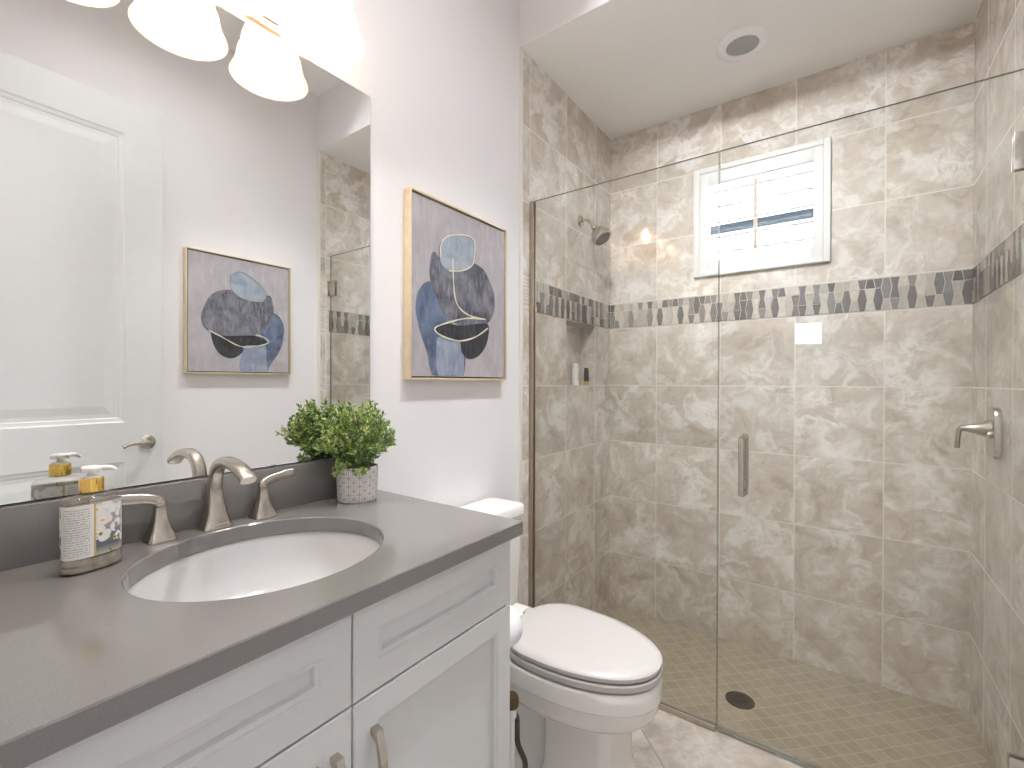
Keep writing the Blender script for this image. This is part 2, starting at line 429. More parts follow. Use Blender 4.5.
# painted shell
wall('wall_left', 1, L, .12, -.12, XT, 0, ZR, mats=M['white_wall'])
wall('wall_right', 1, R, -.12, -.12, XT, 0, ZR, mats=M['white_wall'])
DY0, DY1, DZ = -.335, .50, 2.535       # doorway in the entry wall
wall('wall_entry', 0, 0, -.12, R-.12, L+.12, 0, ZR, holes=[(DY0, DY1, -.001, DZ)], mats=M['white_wall'])
b = MB(); b.box((-.12, R-.12, ZR), (1.8, L+.12, ZR+.08)); struct(b.build('ceiling', M['ceiling']))
b = MB(); b.box((XT-.006, R-.02, ZC+.0006), (XT+.10, L+.02, ZR)); struct(b.build('wall_soffit', M['white_wall']))
b = MB(); b.box((XT-.0055, R-.1, ZC), (XB+.1, L+.1, ZC+.06)); struct(b.build('ceiling_shower', M['ceiling']))
# tiled shower walls: lower field, band, upper field
UL = uv_tile(XB-.203); NICHE = (2.079, 2.417, ROW0-TH, ROW0)
b = MB()
wall('', 1, L-.003, .13, XT, XB+.12, ZF-.05, ROW0, holes=[NICHE], uvf=UL, build=False, mb=b)
wall('', 1, L-.003, .13, XT, XG-.01, ROW0, BAND[1], uvf=UL, build=False, mb=b)
wall('', 1, L-.003, .13, XG-.01, XB+.12, ROW0, BAND[1], uvf=UL, build=False, mb=b, mi=1)
wall('', 1, L-.003, .13, XT, XB+.12, BAND[1], ZC+.02, uvf=UL, build=False, mb=b)
n0, n1, n2, n3 = NICHE; q = [(n0, n2), (n1, n2), (n1, n3), (n0, n3)]
b.face([(x, L+.088, z) for x, z in q], 0, uvs=[(UL(x, z)[0]+7, UL(x, z)[1]-3) for x, z in q])
struct(b.build('wall_shower_left', [M['tile'], M['mos_grout']]))
UR = uv_tile(XB-.225)
b = MB()
for u0, v0, v1, mi in ((XT, ZF-.05, ROW0, 0), (XG-.01, ROW0, BAND[1], 1), (XT, BAND[1], ZC+.02, 0)):
    if mi: wall('', 1, R+.003, -.13, XT, u0, v0, v1, uvf=UR, build=False, mb=b)
    wall('', 1, R+.003, -.13, u0, XB+.12, v0, v1, uvf=UR, build=False, mb=b, mi=mi)
struct(b.build('wall_shower_right', [M['tile'], M['mos_grout']]))
UB = uv_tile(.197+.003, -1); WIN = (.10, .63, 1.845, 2.325)
b = MB()
wall('', 0, XB, .14, R, L, ZF-.05, ROW0, uvf=UB, build=False, mb=b)
wall('', 0, XB, .14, R, L, ROW0, BAND[1], uvf=UB, build=False, mb=b, mi=1)
wall('', 0, XB, .14, R, L, BAND[1], ZC+.02, holes=[WIN], uvf=UB, build=False, mb=b)
struct(b.build('wall_back', [M['tile'], M['mos_grout']]))

# mosaic band: interlocking long hexagons and hourglasses, one strip per wall
def mosaic(name, put, u0, u1):
    b = MB(); p, amp, per = .0285, .0045, .2
    z0, z1 = BAND[0]+.004, BAND[1]-.004; n = round((u1-u0)/p); p = (u1-u0)/n
    rnd = random.Random(name)
    def zig(k, z, ph):
        t = ((z-z0)/(per/2)+ph) % 1.0; t = 1-abs(2*t-1)
        return u0 + k*p + (amp if k % 2 else -amp)*(2*t-1)*(1 if 0 < k < n else 0)
    for k in range(n):
        ph = .5 if rnd.random() < .5 else .0
        dark = rnd.random()
        brk = [z0, *rnd.choice(([z0+.1], [z0+.1], [z0+.05])), z1]
        last = None
        for za, zb in zip(brk, brk[1:]):
            w = (3, 3, 3, .9, .9) if k % 2 == 0 else (.3, .4, 1.0, 3, 3)
            c = rnd.choices(range(5), w)[0]
            if c == last: c = (c+1) % 5
            last = c
            g = .0017
            zs = [za+g] + [z for z in (z0+.05, z0+.1) if za+g < z < zb-g] + [zb-g]
            left = [(zig(k, z, 0)+g, z) for z in zs]; right = [(zig(k+1, z, 0)-g, z) for z in zs]
            for i in range(len(zs)-1):
                poly = [left[i], right[i], right[i+1], left[i+1]]
                b.face([put(u, z, .0030) for u, z in poly], c)
            ring = left + right[::-1]
            for i in range(len(ring)):
                a, e = ring[i], ring[(i+1) % len(ring)]
                b.face([put(*a, .0030), put(*e, .0030), put(*e, 0), put(*a, 0)], c)
    return struct(b.build(name, [M['mos%d' % i] for i in range(5)]))
mosaic('trim_1', lambda u, z, d: (XB-d, u, z), R+.004, L-.006)
mosaic('trim_2', lambda u, z, d: (u, L-.003-d, z), XG-.008, XB-.004)
mosaic('trim_3', lambda u, z, d: (u, R+.003+d, z), XG-.008, XB-.004)
# bullnose strip closing the tile edge
for nm, y0, y1 in (('trim_4', L-.009, L+.01), ('trim_5', R-.01, R+.009)):
    b = MB(); b.box((XT-.008, y0, 0), (XT+.012, y1, ZC), .003); struct(b.build(nm, M['tile']))

# floors
def uv_floor(x, y, s=.45, off=.719): return ((x+y)/math.sqrt(2)/s+10.3, ((x-y)/math.sqrt(2)-off)/s+20)
b = MB()
q = [(-.12, R-.1), (1.788, R-.1), (1.788, L+.1), (-.12, L+.1)]
b.face([(x, y, 0) for x, y in q], 0, uvs=[uv_floor(x, y) for x, y in q])
for i in range(4):
    a, c = q[i], q[(i+1) % 4]
    b.face([(*a, 0), (*c, 0), (*c, -.16), (*a, -.16)], 0, uvs=[uv_floor(*a), uv_floor(*c), uv_floor(*c), uv_floor(*a)])
b.face([(x, y, -.16) for x, y in q][::-1], 0)
struct(b.build('floor', M['floor_tile']))
DC = (2.17, .36)
b = MB(); s45 = .0545
def uv_pan(x, y): return ((x+y)/math.sqrt(2)/s45+50.2, (x-y)/math.sqrt(2)/s45+50.4)
NX, NY = 12, 16; x0, x1, y0, y1 = 1.787, XB+.02, R-.02, L+.02
H = lambda x, y: ZF - .014*(1-min(1, max(abs(x-DC[0])/.42, abs(y-DC[1])/.75)))
G = [[(x0+(x1-x0)*i/NX, y0+(y1-y0)*j/NY) for j in range(NY+1)] for i in range(NX+1)]
for i in range(NX):
    for j in range(NY):
        q = [G[i][j], G[i+1][j], G[i+1][j+1], G[i][j+1]]
        b.face([(x, y, H(x, y)) for x, y in q], 0, True, [uv_pan(x, y) for x, y in q])
bmesh.ops.remove_doubles(b.bm, verts=b.bm.verts, dist=1e-5)
struct(b.build('floor_shower', M['pan_tile']))
# base boards
for nm, a, c in (('baseboard_left', (.862, L-.014, 0), (XT-.01, L, .13)), ('baseboard_right', (.0, R, 0), (XT-.01, R+.014, .13))):
    b = MB(); b.box(a, c, .004); struct(b.build(nm, M['trim']))
# door casing on the entry wall
b = MB()
b.box((-.135, DY1, 0), (-.12, DY1+.08, DZ+.08), .003); b.box((-.135, DY0-.08, 0), (-.12, DY0, DZ+.08), .003); b.box((-.135, DY0-.08, DZ), (-.12, DY1+.08, DZ+.08), .003)
struct(b.build('trim_6', M['trim']))

# adjoining bedroom behind the camera (light comes from there, its window shows in the shower glass)
BX = -3.5
wall('wall_bedroom_far', 0, BX, -.12, -2.2, 2.6, 0, ZR, holes=[(.235, .555, 1.72, 2.02)], mats=M['white_wall'])
wall('wall_bedroom_left', 1, 2.5, .12, BX-.12, -.12, 0, ZR, mats=M['white_wall'])
wall('wall_bedroom_right', 1, -2.1, -.12, BX-.12, -.12, 0, ZR, mats=M['white_wall'])
wall('wall_bedroom_near', 0, -.121, .10, L+.1, 2.6, 0, ZR, mats=M['white_wall'])
wall('wall_bedroom_near_right', 0, -.121, .10, -2.2, R-.1, 0, ZR, mats=M['white_wall'])
b = MB(); b.box((BX-.12, -2.2, ZR), (-.12, 2.6, ZR+.08)); struct(b.build('ceiling_bedroom', M['ceiling']))
b = MB(); b.box((BX-.12, -2.2, -.16), (-.12, 2.6, -.002)); struct(b.build('floor_bedroom', M['wood_floor']))
def frame_ring(b, axis, d0, d1, o, i, bev=.002):
    (a0, a1, c0, c1), (e0, e1, f0, f1) = o, i
    for (p0, p1, q0, q1) in ((a0, e0, c0, c1), (e1, a1, c0, c1), (e0, e1, c0, f0), (e0, e1, f1, c1)):
        A = (d0, p0, q0) if axis == 0 else (p0, d0, q0); B = (d1, p1, q1) if axis == 0 else (p1, d1, q1)
        b.box(A, B, bev)
b = MB(); frame_ring(b, 0, BX-.1, BX+.015, (.20, .59, 1.685, 2.055), (.25, .54, 1.735, 2.005))
w2 = struct(b.build('window_2', M['trim']))
b = MB(); b.box((BX-.09, .389, 1.735), (BX-.07, .401, 2.005), .002)
for k in range(4): b.box((BX-.09, .25, 1.775+k*.058), (BX-.05, .54, 1.785+k*.058), .002)
b.build('louver_bars', M['trim'], w2)

# ------------------------------------------------------------------ shower window with shutter
b = MB(); frame_ring(b, 0, XB-.026, XB-.0005, (.060, .670, 1.800, 2.375), (.088, .642, 1.828, 2.347), .003)
frame_ring(b, 0, XB+.013, XB+.15, (.10, .63, 1.845, 2.325), (.106, .624, 1.851, 2.319), .001)
w1 = struct(b.build('window_1', M['trim']))
b = MB(); b.box((XB+.115, .10, 1.845), (XB+.121, .63, 2.328)); b.build('pane', M['window_glass'], w1)
sh = thing('window_shutter', 'white plantation shutter with open slats in the small shower window', 'shutter', (XB, .365, 1.84))
b = MB(); frame_ring(b, 0, XB-.020, XB+.012, (.0885, .6415, 1.8285, 2.3465), (.128, .598, 1.880, 2.283), .0015); b.build('shutter_frame', M['trim'], sh)
ang = math.radians(17.5)
for k in range(5):
    z = 1.925+k*.080; b = MB()
    prof = []
    for i in range(16):
        a = 2*PI*i/16; px, pz = .034*math.cos(a), .0085*math.sin(a)
        prof.append((XB+.022+px*math.cos(ang)-pz*math.sin(ang), z+.004+px*math.sin(ang)+pz*math.cos(ang)))
    b.loft([[(x, .1295, zz) for x, zz in prof], [(x, .5965, zz) for x, zz in prof]]); b.build('louver', M['trim'], sh)
b = MB(); b.box((XB-.028, .3635, 1.905), (XB-.016, .3795, 2.262), .003); b.build('tilt_rod', M['rod_wood'], sh)
# the house outside
hs = thing('neighbor_house', 'pale house outside with a dark gutter seen between shutter slats', 'house', (6.2, 0, 0))
b = MB(); b.box((6.25, -6, -.2), (9, 8, 3.02)); b.build('house_wall', M['stucco'], hs)
b = MB(); b.box((6.0, -6.3, 3.065), (6.1, 8.3, 3.145), .01); b.build('gutter', M['roof_dark'], hs)
b = MB(); b.prism([(6.05, 3.15), (9.4, 4.4), (9.4, 3.15)], -6.3, 8.3); b.build('roof', M['roof'], hs)
b = MB(); b.box((6.1, -6.3, 3.03), (9.4, 8.3, 3.06)); b.build('soffit_board', M['stucco'], hs)

# ------------------------------------------------------------------ shower fittings
def prismpane(b, y0, y1, z0, z1, x=XG, t=.010):
    b.box((x-t/2, y0, z0), (x+t/2, y1, z1))
    b.bm.faces.ensure_lookup_table()
    for f in b.bm.faces:
        if abs(f.normal.x) < .5: f.material_index = 1
fp = thing('glass_panel', 'fixed clear glass shower panel beside the toilet with metal channel', 'glass panel', (XG, .76, 0))
b = MB(); prismpane(b, .3660, L-.012, .018, 2.05); b.build('pane', [M['glass'], M['glass_edge']], fp)
b = MB()
for dx in (-.0125, .0055): b.box((XG+dx, .369, .0), (XG+dx+.007, L-.006, .020), .001)
b.box((XG-.0125, .369, .0), (XG+.0125, L-.006, .006), .001); b.build('floor_channel', M['channel'], fp)
b = MB()
for dx in (-.0125, .0055): b.box((XG+dx, L-.024, .006), (XG+dx+.007, L-.003, 2.05), .001)
b.box((XG-.0125, L-.011, .006), (XG+.0125, L-.003, 2.05), .001); b.build('wall_channel', M['channel'], fp)
dr = thing('shower_door', 'clear glass shower door with a vertical nickel pull handle', 'shower door', (XG, R, 0))
b = MB(); prismpane(b, R+.012, .363, .014, 2.05); b.build('pane', [M['glass'], M['glass_edge']], dr)
b = MB()
for sgn in (-1, 1):
    xo = XG+sgn*.042; r = .0095
    pts = [(XG+sgn*.006, .283, 1.048), (XG+sgn*.024, .283, 1.048), (XG+sgn*.036, .283, 1.043), (xo, .283, 1.030), (xo, .283, .874), (XG+sgn*.036, .283, .861), (XG+sgn*.024, .283, .856), (XG+sgn*.006, .283, .856)]
    b.tube(spline(pts, 5), r, 16)
    for z in (1.048, .856): b.lathe([(0, 0), (.0125, 0), (.0125, .003), (0, .003)], (XG+sgn*.0051, .283, z), 20, (sgn, 0, 0))
b.build('pull_handle', M['nickel'], dr)
for z0 in (1.79, .16):
    b = MB()
    for sgn in (-1, 1): b.box((XG+sgn*.0055, R+.016, z0), (XG+sgn*.0125, R+.068, z0+.098), .0015)
    b.box((XG-.020, R+.004, z0), (XG+.020, R+.010, z0+.098), .0015); b.box((XG-.0125, R+.008, z0+.018), (XG+.0125, R+.020, z0+.080), .002)
    b.build('hinge', M['nickel'], dr)
b = MB(); b.box((XG-.006, R+.013, .003), (XG+.006, .362, .0145), .001); b.build('sweep', M['window_glass'], dr)

hd = thing('showerhead', 'brushed nickel shower head on the left tiled shower wall', 'shower head', (2.23, L-.003, 2.10))
b = MB(); b.lathe([(0, 0), (.030, 0), (.030, .004), (.024, .010), (.013, .013), (0, .013)], (2.23, L-.0035, 2.10), 28, (0, -1, 0)); b.build('flange', M['nickel'], hd)
b = MB(); b.tube(spline([(2.23, L-.01, 2.10), (2.23, L-.042, 2.098), (2.23, L-.066, 2.080), (2.23, L-.082, 2.050)], 6), .0085, 14); b.build('arm', M['nickel'], hd)
ax = Vector((0, -.62, -.80)).normalized(); c0 = Vector((2.23, L-.078, 2.058))
b = MB(); b.lathe([(0, 0), (.012, 0), (.016, .010), (.013, .018), (.019, .024), (.036, .040), (.050, .062), (.054, .080), (.054, .092), (.051, .096), (0, .094)], c0, 36, ax); b.build('spray_head', M['nickel'], hd)
b = MB(); b.lathe([(.043, .0962), (.040, .0985), (0, .0985)], c0, 32, ax); b.build('nozzle_face', M['bronze'], hd)

vx, vz = 2.22, 1.067
va = thing('shower_valve', 'brushed nickel shower valve lever on the right tiled wall', 'shower valve', (vx, R, vz))
def stadium(cx, cz, w, h, n=10, e=.5):
    pts = []
    for i in range(4*n):
        a = 2*PI*i/(4*n); c, s_ = math.cos(a), math.sin(a)
        pts.append((cx+math.copysign(abs(c)**e, c)*w/2, cz+math.copysign(abs(s_)**e, s_)*h/2))
    return pts
b = MB(); Yw = R+.0035
b.loft([[(x, y, z) for x, z in stadium(vx, vz, .125*k, .172*k)] for y, k in ((Yw, 1), (Yw+.012, 1), (Yw+.018, .97), (Yw+.020, .90))]); b.build('plate', M['nickel'], va)
b = MB(); b.lathe([(.036, .015), (.034, .021), (.025, .036), (.0165, .058), (.0115, .078), (.0105, .090), (0, .093)], (vx, Yw, vz+.012), 26, (0, 1, 0)); b.build('hub', M['nickel'], va)
b = MB(); b.tube(spline([(vx, Yw+.078, vz+.013), (vx, Yw+.090, vz+.010), (vx, Yw+.096, vz-.004), (vx, Yw+.100, vz-.058)], 5), [(.010, .010)]*6+[(.0075, .009)]*10, 12); b.build('lever', M['nickel'], va)
b = MB(); b.lathe([(0, .0), (.011, 0), (.012, .006), (.009, .013), (0, .015)], (vx-.028, Yw+.018, vz-.004), 18, (0, 1, 0)); b.build('diverter_knob', M['nickel'], va)

b = MB(); zc = H(*DC)
b.lathe([(0, .001), (.057, .001), (.057, .004), (.053, .0055), (.049, .004), (0, .004)], (DC[0], DC[1], zc), 40)
for k in range(-3, 4):
    hw = math.sqrt(.046**2-(k*.012)**2); b.box((DC[0]+k*.012-.0025, DC[1]-hw, zc+.0035), (DC[0]+k*.012+.0025, DC[1]+hw, zc+.006), .0008)
tag(b.build('shower_drain', M['bronze']), 'round dark metal drain in the tan shower floor', 'drain')

sp = thing('ceiling_speaker', 'round white ceiling speaker with grey grille above the shower', 'speaker', (2.213, .37, ZC))
b = MB(); b.lathe([(.064, -.001), (.066, -.008), (.085, -.010), (.100, -.006), (.106, 0), (.106, .002)], (2.213, .37, ZC), 48); b.build('trim_ring', M['ring_white'], sp)
b = MB(); b.lathe([(0, -.004), (.050, -.0045), (.065, -.003)], (2.213, .37, ZC), 40); b.build('grille', M['grille'], sp)

# bottles in the niche
bz = NICHE[2]
wb = thing('shampoo_bottle', 'tall white bottle with gold print in the shower niche', 'bottle', (2.255, 1.20, bz))
b = MB(); b.loft([[(2.255+.024*k*math.cos(2*PI*i/24), 1.20+.017*k*math.sin(2*PI*i/24), bz+z) for i in range(24)] for z, k in ((0.0005, .9), (.004, 1), (.085, 1), (.094, .92), (.098, .7))]); b.build('bottle_body', M['white_bottle'], wb)
b = MB(); b.lathe([(.016, .0982), (.016, .116), (.014, .119), (0, .119)], (2.255, 1.20, bz), 20); b.build('cap', M['white_bottle'], wb)
b = MB(); b.box((2.258, 1.1822, bz+.03), (2.272, 1.1850, bz+.07)); b.build('print_panel', M['gold_print'], wb)
db = thing('cream_tube', 'dark tube with a gold cap standing in the shower niche', 'tube', (2.375, 1.195, bz))
b = MB(); b.loft([[(2.375+rx*math.cos(2*PI*i/24), 1.195+ry*math.sin(2*PI*i/24), bz+z) for i in range(24)] for z, rx, ry in ((.021, .017, .014), (.05, .021, .013), (.085, .025, .006), (.098, .026, .003))]); b.build('tube_body', M['dark_bottle'], db)
b = MB(); b.lathe([(0, .0005), (.0165, .0005), (.0165, .020), (.014, .0212), (0, .0212)], (2.375, 1.195, bz), 24); b.build('cap', M['gold_print'], db)

# ------------------------------------------------------------------ vanity
CY, CX, CZ = .6015, .877, .915
vc = thing('vanity_cabinet', 'pale grey shaker bathroom vanity cabinet under the quartz counter', 'cabinet', (.43, .9, 0))
b = MB()
YF = .640
b.box((.0195, YF, .10), (.855, YF+.018, .115), .001); b.box((.0195, YF, .868), (.855, YF+.018, .883), .001)
b.box((.839, YF-.018, .0), (.857, L-.003, .883), .002); b.box((.0195, YF, .10), (.037, L-.003, .883), .001)
b.box((.037, YF+.06, .0), (.839, YF+.075, .10)); b.box((.037, L-.02, .1), (.839, L-.005, .86))
b.box((.037, YF, .10), (.839, L-.02, .116)); b.box((.002, YF, .0), (.0185, L-.003, .883), .001)
b.build('cabinet_body', M['cabinet'], vc)
b = MB(); b.box((.037, YF+.006, .116), (.839, YF+.012, .868)); b.build('inner_face', M['cab_dark'], vc)
def panel_front(name, x0, x1, z0, z1, fr, parent):
    b = MB(); yf, yb = YF-.0195, YF-.0005
    def ring(d, y): return [(x0+d, y, z0+d), (x1-d, y, z0+d), (x1-d, y, z1-d), (x0+d, y, z1-d)]
    rings = [ring(0, yb), ring(0, yf+.002), ring(.002, yf), ring(fr-.011, yf), ring(fr-.009, yf+.0025), ring(fr-.002, yf+.0040), ring(fr, yf+.0125)]
    b.loft(rings, smooth=False); return b.build(name, M['cabinet'], parent)
def pull(parent, x, z0, z1):
    b = MB(); yf = YF-.0195; pts = []
    n = 14; prof = []
    for i in range(n+1):
        t = i/n; z = z1+(z0-z1)*t; y = yf-.017-.013*math.sin(PI*t); prof.append((y, z))
    out = [(y, z) for y, z in prof]; inn = [(y+.0085, z) for y, z in prof]
    poly = [(yf-.0003, z1), *out, (yf-.0003, z0), (yf-.0003, z0+.010), *[(y, z) for y, z in inn[::-1][2:-2]], (yf-.0003, z1-.010)]
    b.prism(poly, x-.0065, x+.0065, axis=0); o = b.build('pull_handle', M['nickel'], parent)
    return o
S = .4375
panel_front('drawer_front', S+.0015, .8555,   .7305, .880, .059, vc); panel_front('drawer_front', .020, S-.0015, .7305, .880, .062, vc)
d1 = panel_front('cabinet_door', S+.0015, .8555, .106, .7270, .057, vc); d2 = panel_front('cabinet_door', .020, S-.0015, .106, .7270, .057, vc)
pull(d1, .476, .545, .675); pull(d2, .404, .545, .675)

# counter with oval cut-out
SX, SY, SA, SB = .4415, .888, .2145, .1975
ct = thing('countertop', 'grey quartz vanity countertop with dark backsplash under the mirror', 'countertop', (.43, .88, CZ))
b = MB(); N = 96
x0, x1, y0, y1 = .002, CX, CY, L-.002
def onrect(a):
    c, s_ = math.cos(a), math.sin(a); k = 1e9
    if c > 1e-9: k = min(k, (x1-SX)/c)
    if c < -1e-9: k = min(k, (x0-SX)/c)
    if s_ > 1e-9: k = min(k, (y1-SY)/s_)
    if s_ < -1e-9: k = min(k, (y0-SY)/s_)
    return (SX+c*k, SY+s_*k)
angs = sorted([2*PI*i/N for i in range(N)] + [math.atan2(y-SY, x-SX) % (2*PI) for x in (x0, x1) for y in (y0, y1)])
ell = lambda a, d, z: (SX+(SA+d)*math.cos(a), SY+(SB+d)*math.sin(a), z)
pol = []
for a in angs:      # ellipse parameter that keeps the direction of the ray
    pol.append(math.atan2(math.sin(a)*SA, math.cos(a)*SB))
def rr(a, d, z):
    x, y = onrect(a); return (min(max(x, x0+d), x1-d), min(max(y, y0+d), y1-d), z)
ZB = CZ-.032
rings = [[rr(a, .002, ZB) for a in angs], [rr(a, 0, ZB+.002) for a in angs], [rr(a, 0, CZ-.002) for a in angs], [rr(a, .002, CZ) for a in angs],
         [ell(p, .002, CZ) for p in pol], [ell(p, 0, CZ-.002) for p in pol], [ell(p, 0, ZB) for p in pol]]
b.loft(rings, close=True, smooth=False); b.build('counter_slab', M['quartz'], ct)
b = MB(); b.box((.002, L-.021, CZ+.0003), (CX-.003, L-.002, 1.0205), .0015); b.build('backsplash', M['quartz'], ct)
sk = thing('sink_basin', 'white oval undermount sink set into the grey counter', 'sink', (SX, SY, CZ-.17))
b = MB()
zt = ZB-.0005
prof = [(1.10, zt), (1.04, zt), (1.015, zt-.004), (1.0, zt-.02), (.96, zt-.06), (.86, zt-.10), (.66, zt-.128), (.36, zt-.140), (.10, zt-.144)]
back = [(.10, zt-.156), (.38, zt-.152), (.70, zt-.140), (.92, zt-.108), (1.03, zt-.06), (1.06, zt-.02), (1.10, zt-.008)]
b.loft([[(SX+SA*k*math.cos(2*PI*i/72), SY+SB*k*math.sin(2*PI*i/72), z) for i in range(72)] for k, z in prof+back], close=True); b.build('basin_bowl', M['sink_white'], sk, 50)
b = MB(); b.lathe([(0, .001), (.020, .001), (.023, .003), (.021, .005), (.012, .0045), (0, .006)], (SX, SY, zt-.144), 28); b.build('drain_ring', M['nickel'], sk)

# faucet
FY = 1.116
fc = thing('faucet', 'brushed nickel widespread faucet with curved spout behind the sink', 'faucet', (.4385, FY, CZ))
def sq(cx, cy, z, hx, hy, rot=0, n=6, e=.45):
    pts = []
    for i in range(4*n):
        a = 2*PI*i/(4*n); c, s_ = math.cos(a), math.sin(a); x, y = math.copysign(abs(c)**e, c)*hx, math.copysign(abs(s_)**e, s_)*hy
        pts.append((cx+x*math.cos(rot)-y*math.sin(rot), cy+x*math.sin(rot)+y*math.cos(rot), z))
    return pts
def spout():
    b = MB(); fx = .4385
    path = [(FY, CZ+.0005, .030, .0245), (FY, CZ+.004, .030, .0245), (FY+.001, CZ+.012, .0265, .0225), (FY+.002, CZ+.035, .0195, .018), (FY+.004, CZ+.065, .0155, .0145), (FY+.003, CZ+.095, .0138, .0132),
            (FY-.006, CZ+.124, .0132, .0125), (FY-.026, CZ+.142, .0134, .0118), (FY-.055, CZ+.149, .0140, .0114), (FY-.088, CZ+.147, .0146, .0112), (FY-.118, CZ+.140, .0150, .0112), (FY-.141, CZ+.130, .0154, .0110), (FY-.152, CZ+.122, .0154, .0106)]
    P = spline([Vector((y, z, 0)) for y, z, _, _ in path], 4); RR = spline([Vector((a, c, 0)) for _, _, a, c in path], 4); rings = []
    m = len(P)
    for i in range(m):
        t = (P[min(i+1, m-1)]-P[max(i-1, 0)]).normalized()
        if i < 6: t = Vector((0, 1, 0))
        nrm = Vector((t.y, -t.x, 0)); hx, hn = RR[i].x, RR[i].y; ring = []
        e = .40+.35*min(1, i/30)
        for k in range(28):
            a = 2*PI*k/28; c, s_ = math.cos(a), math.sin(a)
            u, v = math.copysign(abs(c)**e, c)*hx, math.copysign(abs(s_)**e, s_)*hn
            q = P[i]+nrm*v; ring.append((fx+u, q.x, q.y))
        rings.append(ring)
    b.loft(rings); return b.build('spout', M['nickel'], fc)
spout()
b = MB(); b.lathe([(.0026, 0), (.0026, .016), (.0044, .018), (.0044, .023), (0, .025)], (.4385, FY+.0208, CZ+.082), 14); b.build('lift_rod', M['nickel'], fc)
def handle(hx, d):
    b = MB()
    b.loft([sq(hx, FY, CZ+z, h, h, e=.38) for z, h in ((.0005, .0258), (.004, .0258), (.010, .0235), (.026, .0168), (.044, .0122), (.060, .0100), (.0685, .0098))])
    h = b.build('handle', M['nickel'], fc)
    b = MB()
    pts = spline([(hx, FY, CZ+.0695), (hx, FY, CZ+.076), (hx+d*.010, FY, CZ+.0835), (hx+d*.028, FY, CZ+.0885), (hx+d*.050, FY, CZ+.0915), (hx+d*.074, FY, CZ+.094)], 5)
    rs = []
    for i in range(len(pts)):
        t = i/(len(pts)-1); rs.append((.0096*(1-t)+.0042*t if t > .3 else .0096-.002*t, .0098+(.0105-.0098)*t))
    b.tube(pts, rs, 20, shape=.6); b.build('lever', M['nickel'], h)
handle(.5395, 1); handle(.3375, -1)

# soap bottle
bx, by, brot = .219, 1.045, math.radians(14)
so = thing('soap_bottle', 'clear hand soap bottle with floral label and gold collar by the faucet', 'soap bottle', (bx, by, CZ))
def oval(k, z, a=.0405, c=.0225, n=40, d=0):
    out = []
    for i in range(n):
        t = 2*PI*i/n; e = .8; ca, sa = math.cos(t), math.sin(t)
        x, y = math.copysign(abs(ca)**e, ca)*(a*k+d), math.copysign(abs(sa)**e, sa)*(c*k+d)
        out.append((bx+x*math.cos(brot)-y*math.sin(brot), by+x*math.sin(brot)+y*math.cos(brot), CZ+z))
    return out
b = MB(); b.loft([oval(.96, .0005), oval(1.04, .003), oval(1.06, .008), oval(1.03, .012), oval(1.05, .016), oval(1.0, .021), oval(1.0, .1165), oval(.97, .1215), oval(.84, .1255), oval(.55, .1285), oval(.42, .1295), oval(.36, .1325, c=.036)], cap=(True, True))
b.build('bottle_body', M['bottle_glass'], so)
b = MB(); b.loft([oval(.90, .0015), oval(1.0, .0035), oval(1.02, .008), oval(.97, .0115), oval(1.01, .0155), oval(.95, .0195), oval(.90, .0235)]); b.build('bottle_base', M['base_glass'], so)
b = MB(); b.loft([oval(.86, .0245), oval(.93, .026), oval(.93, .108), oval(.90, .110)]); b.build('soap_liquid', M['soap'], so)
b = MB(); n = 40; r0, r1 = oval(1.0, .026, d=.0006), oval(1.0, .114, d=.0006)
# label wraps the front half (facing the room), u from left to right
ids = list(range(20, 41)); 
for a, c in zip(ids, ids[1:]):
    u0, u1 = (a-20)/20, (c-20)/20
    b.face([r0[a % n], r0[c % n], r1[c % n], r1[a % n]], 0, True, [(u0, 0), (u1, 0), (u1, 1), (u0, 1)])
ids = list(range(0, 21))
for a, c in zip(ids, ids[1:]):
    u0, u1 = a/20, c/20
    b.face([r0[a], r0[c], r1[c], r1[a]], 0, True, [(u0, 0), (u1, 0), (u1, 1), (u0, 1)])
bmesh.ops.remove_doubles(b.bm, verts=b.bm.verts, dist=1e-6)
b.build('label', M['label'], so)
b = MB(); b.lathe([(.0135, .1302), (.0150, .1306), (.0165, .132), (.0165, .1530), (.0155, .1545), (.007, .1545)], (bx, by, CZ), 32); b.build('collar', M['gold'], so)
b = MB(); b.lathe([(.0125, .1547), (.0125, .1575), (.006, .1585), (.0055, .1635), (.014, .1645), (.0145, .1715), (.012, .174), (0, .1745)], (bx, by, CZ), 28)
b.tube(spline([(bx+.004, by, CZ+.1685), (bx+.014, by-.003, CZ+.1705), (bx+.025, by-.006, CZ+.1685), (bx+.031, by-.007, CZ+.1635)], 4), [(.0042, .0062)]*9+[(.0034, .0045)]*4, 14); b.build('pump_head', M['plastic'], so)

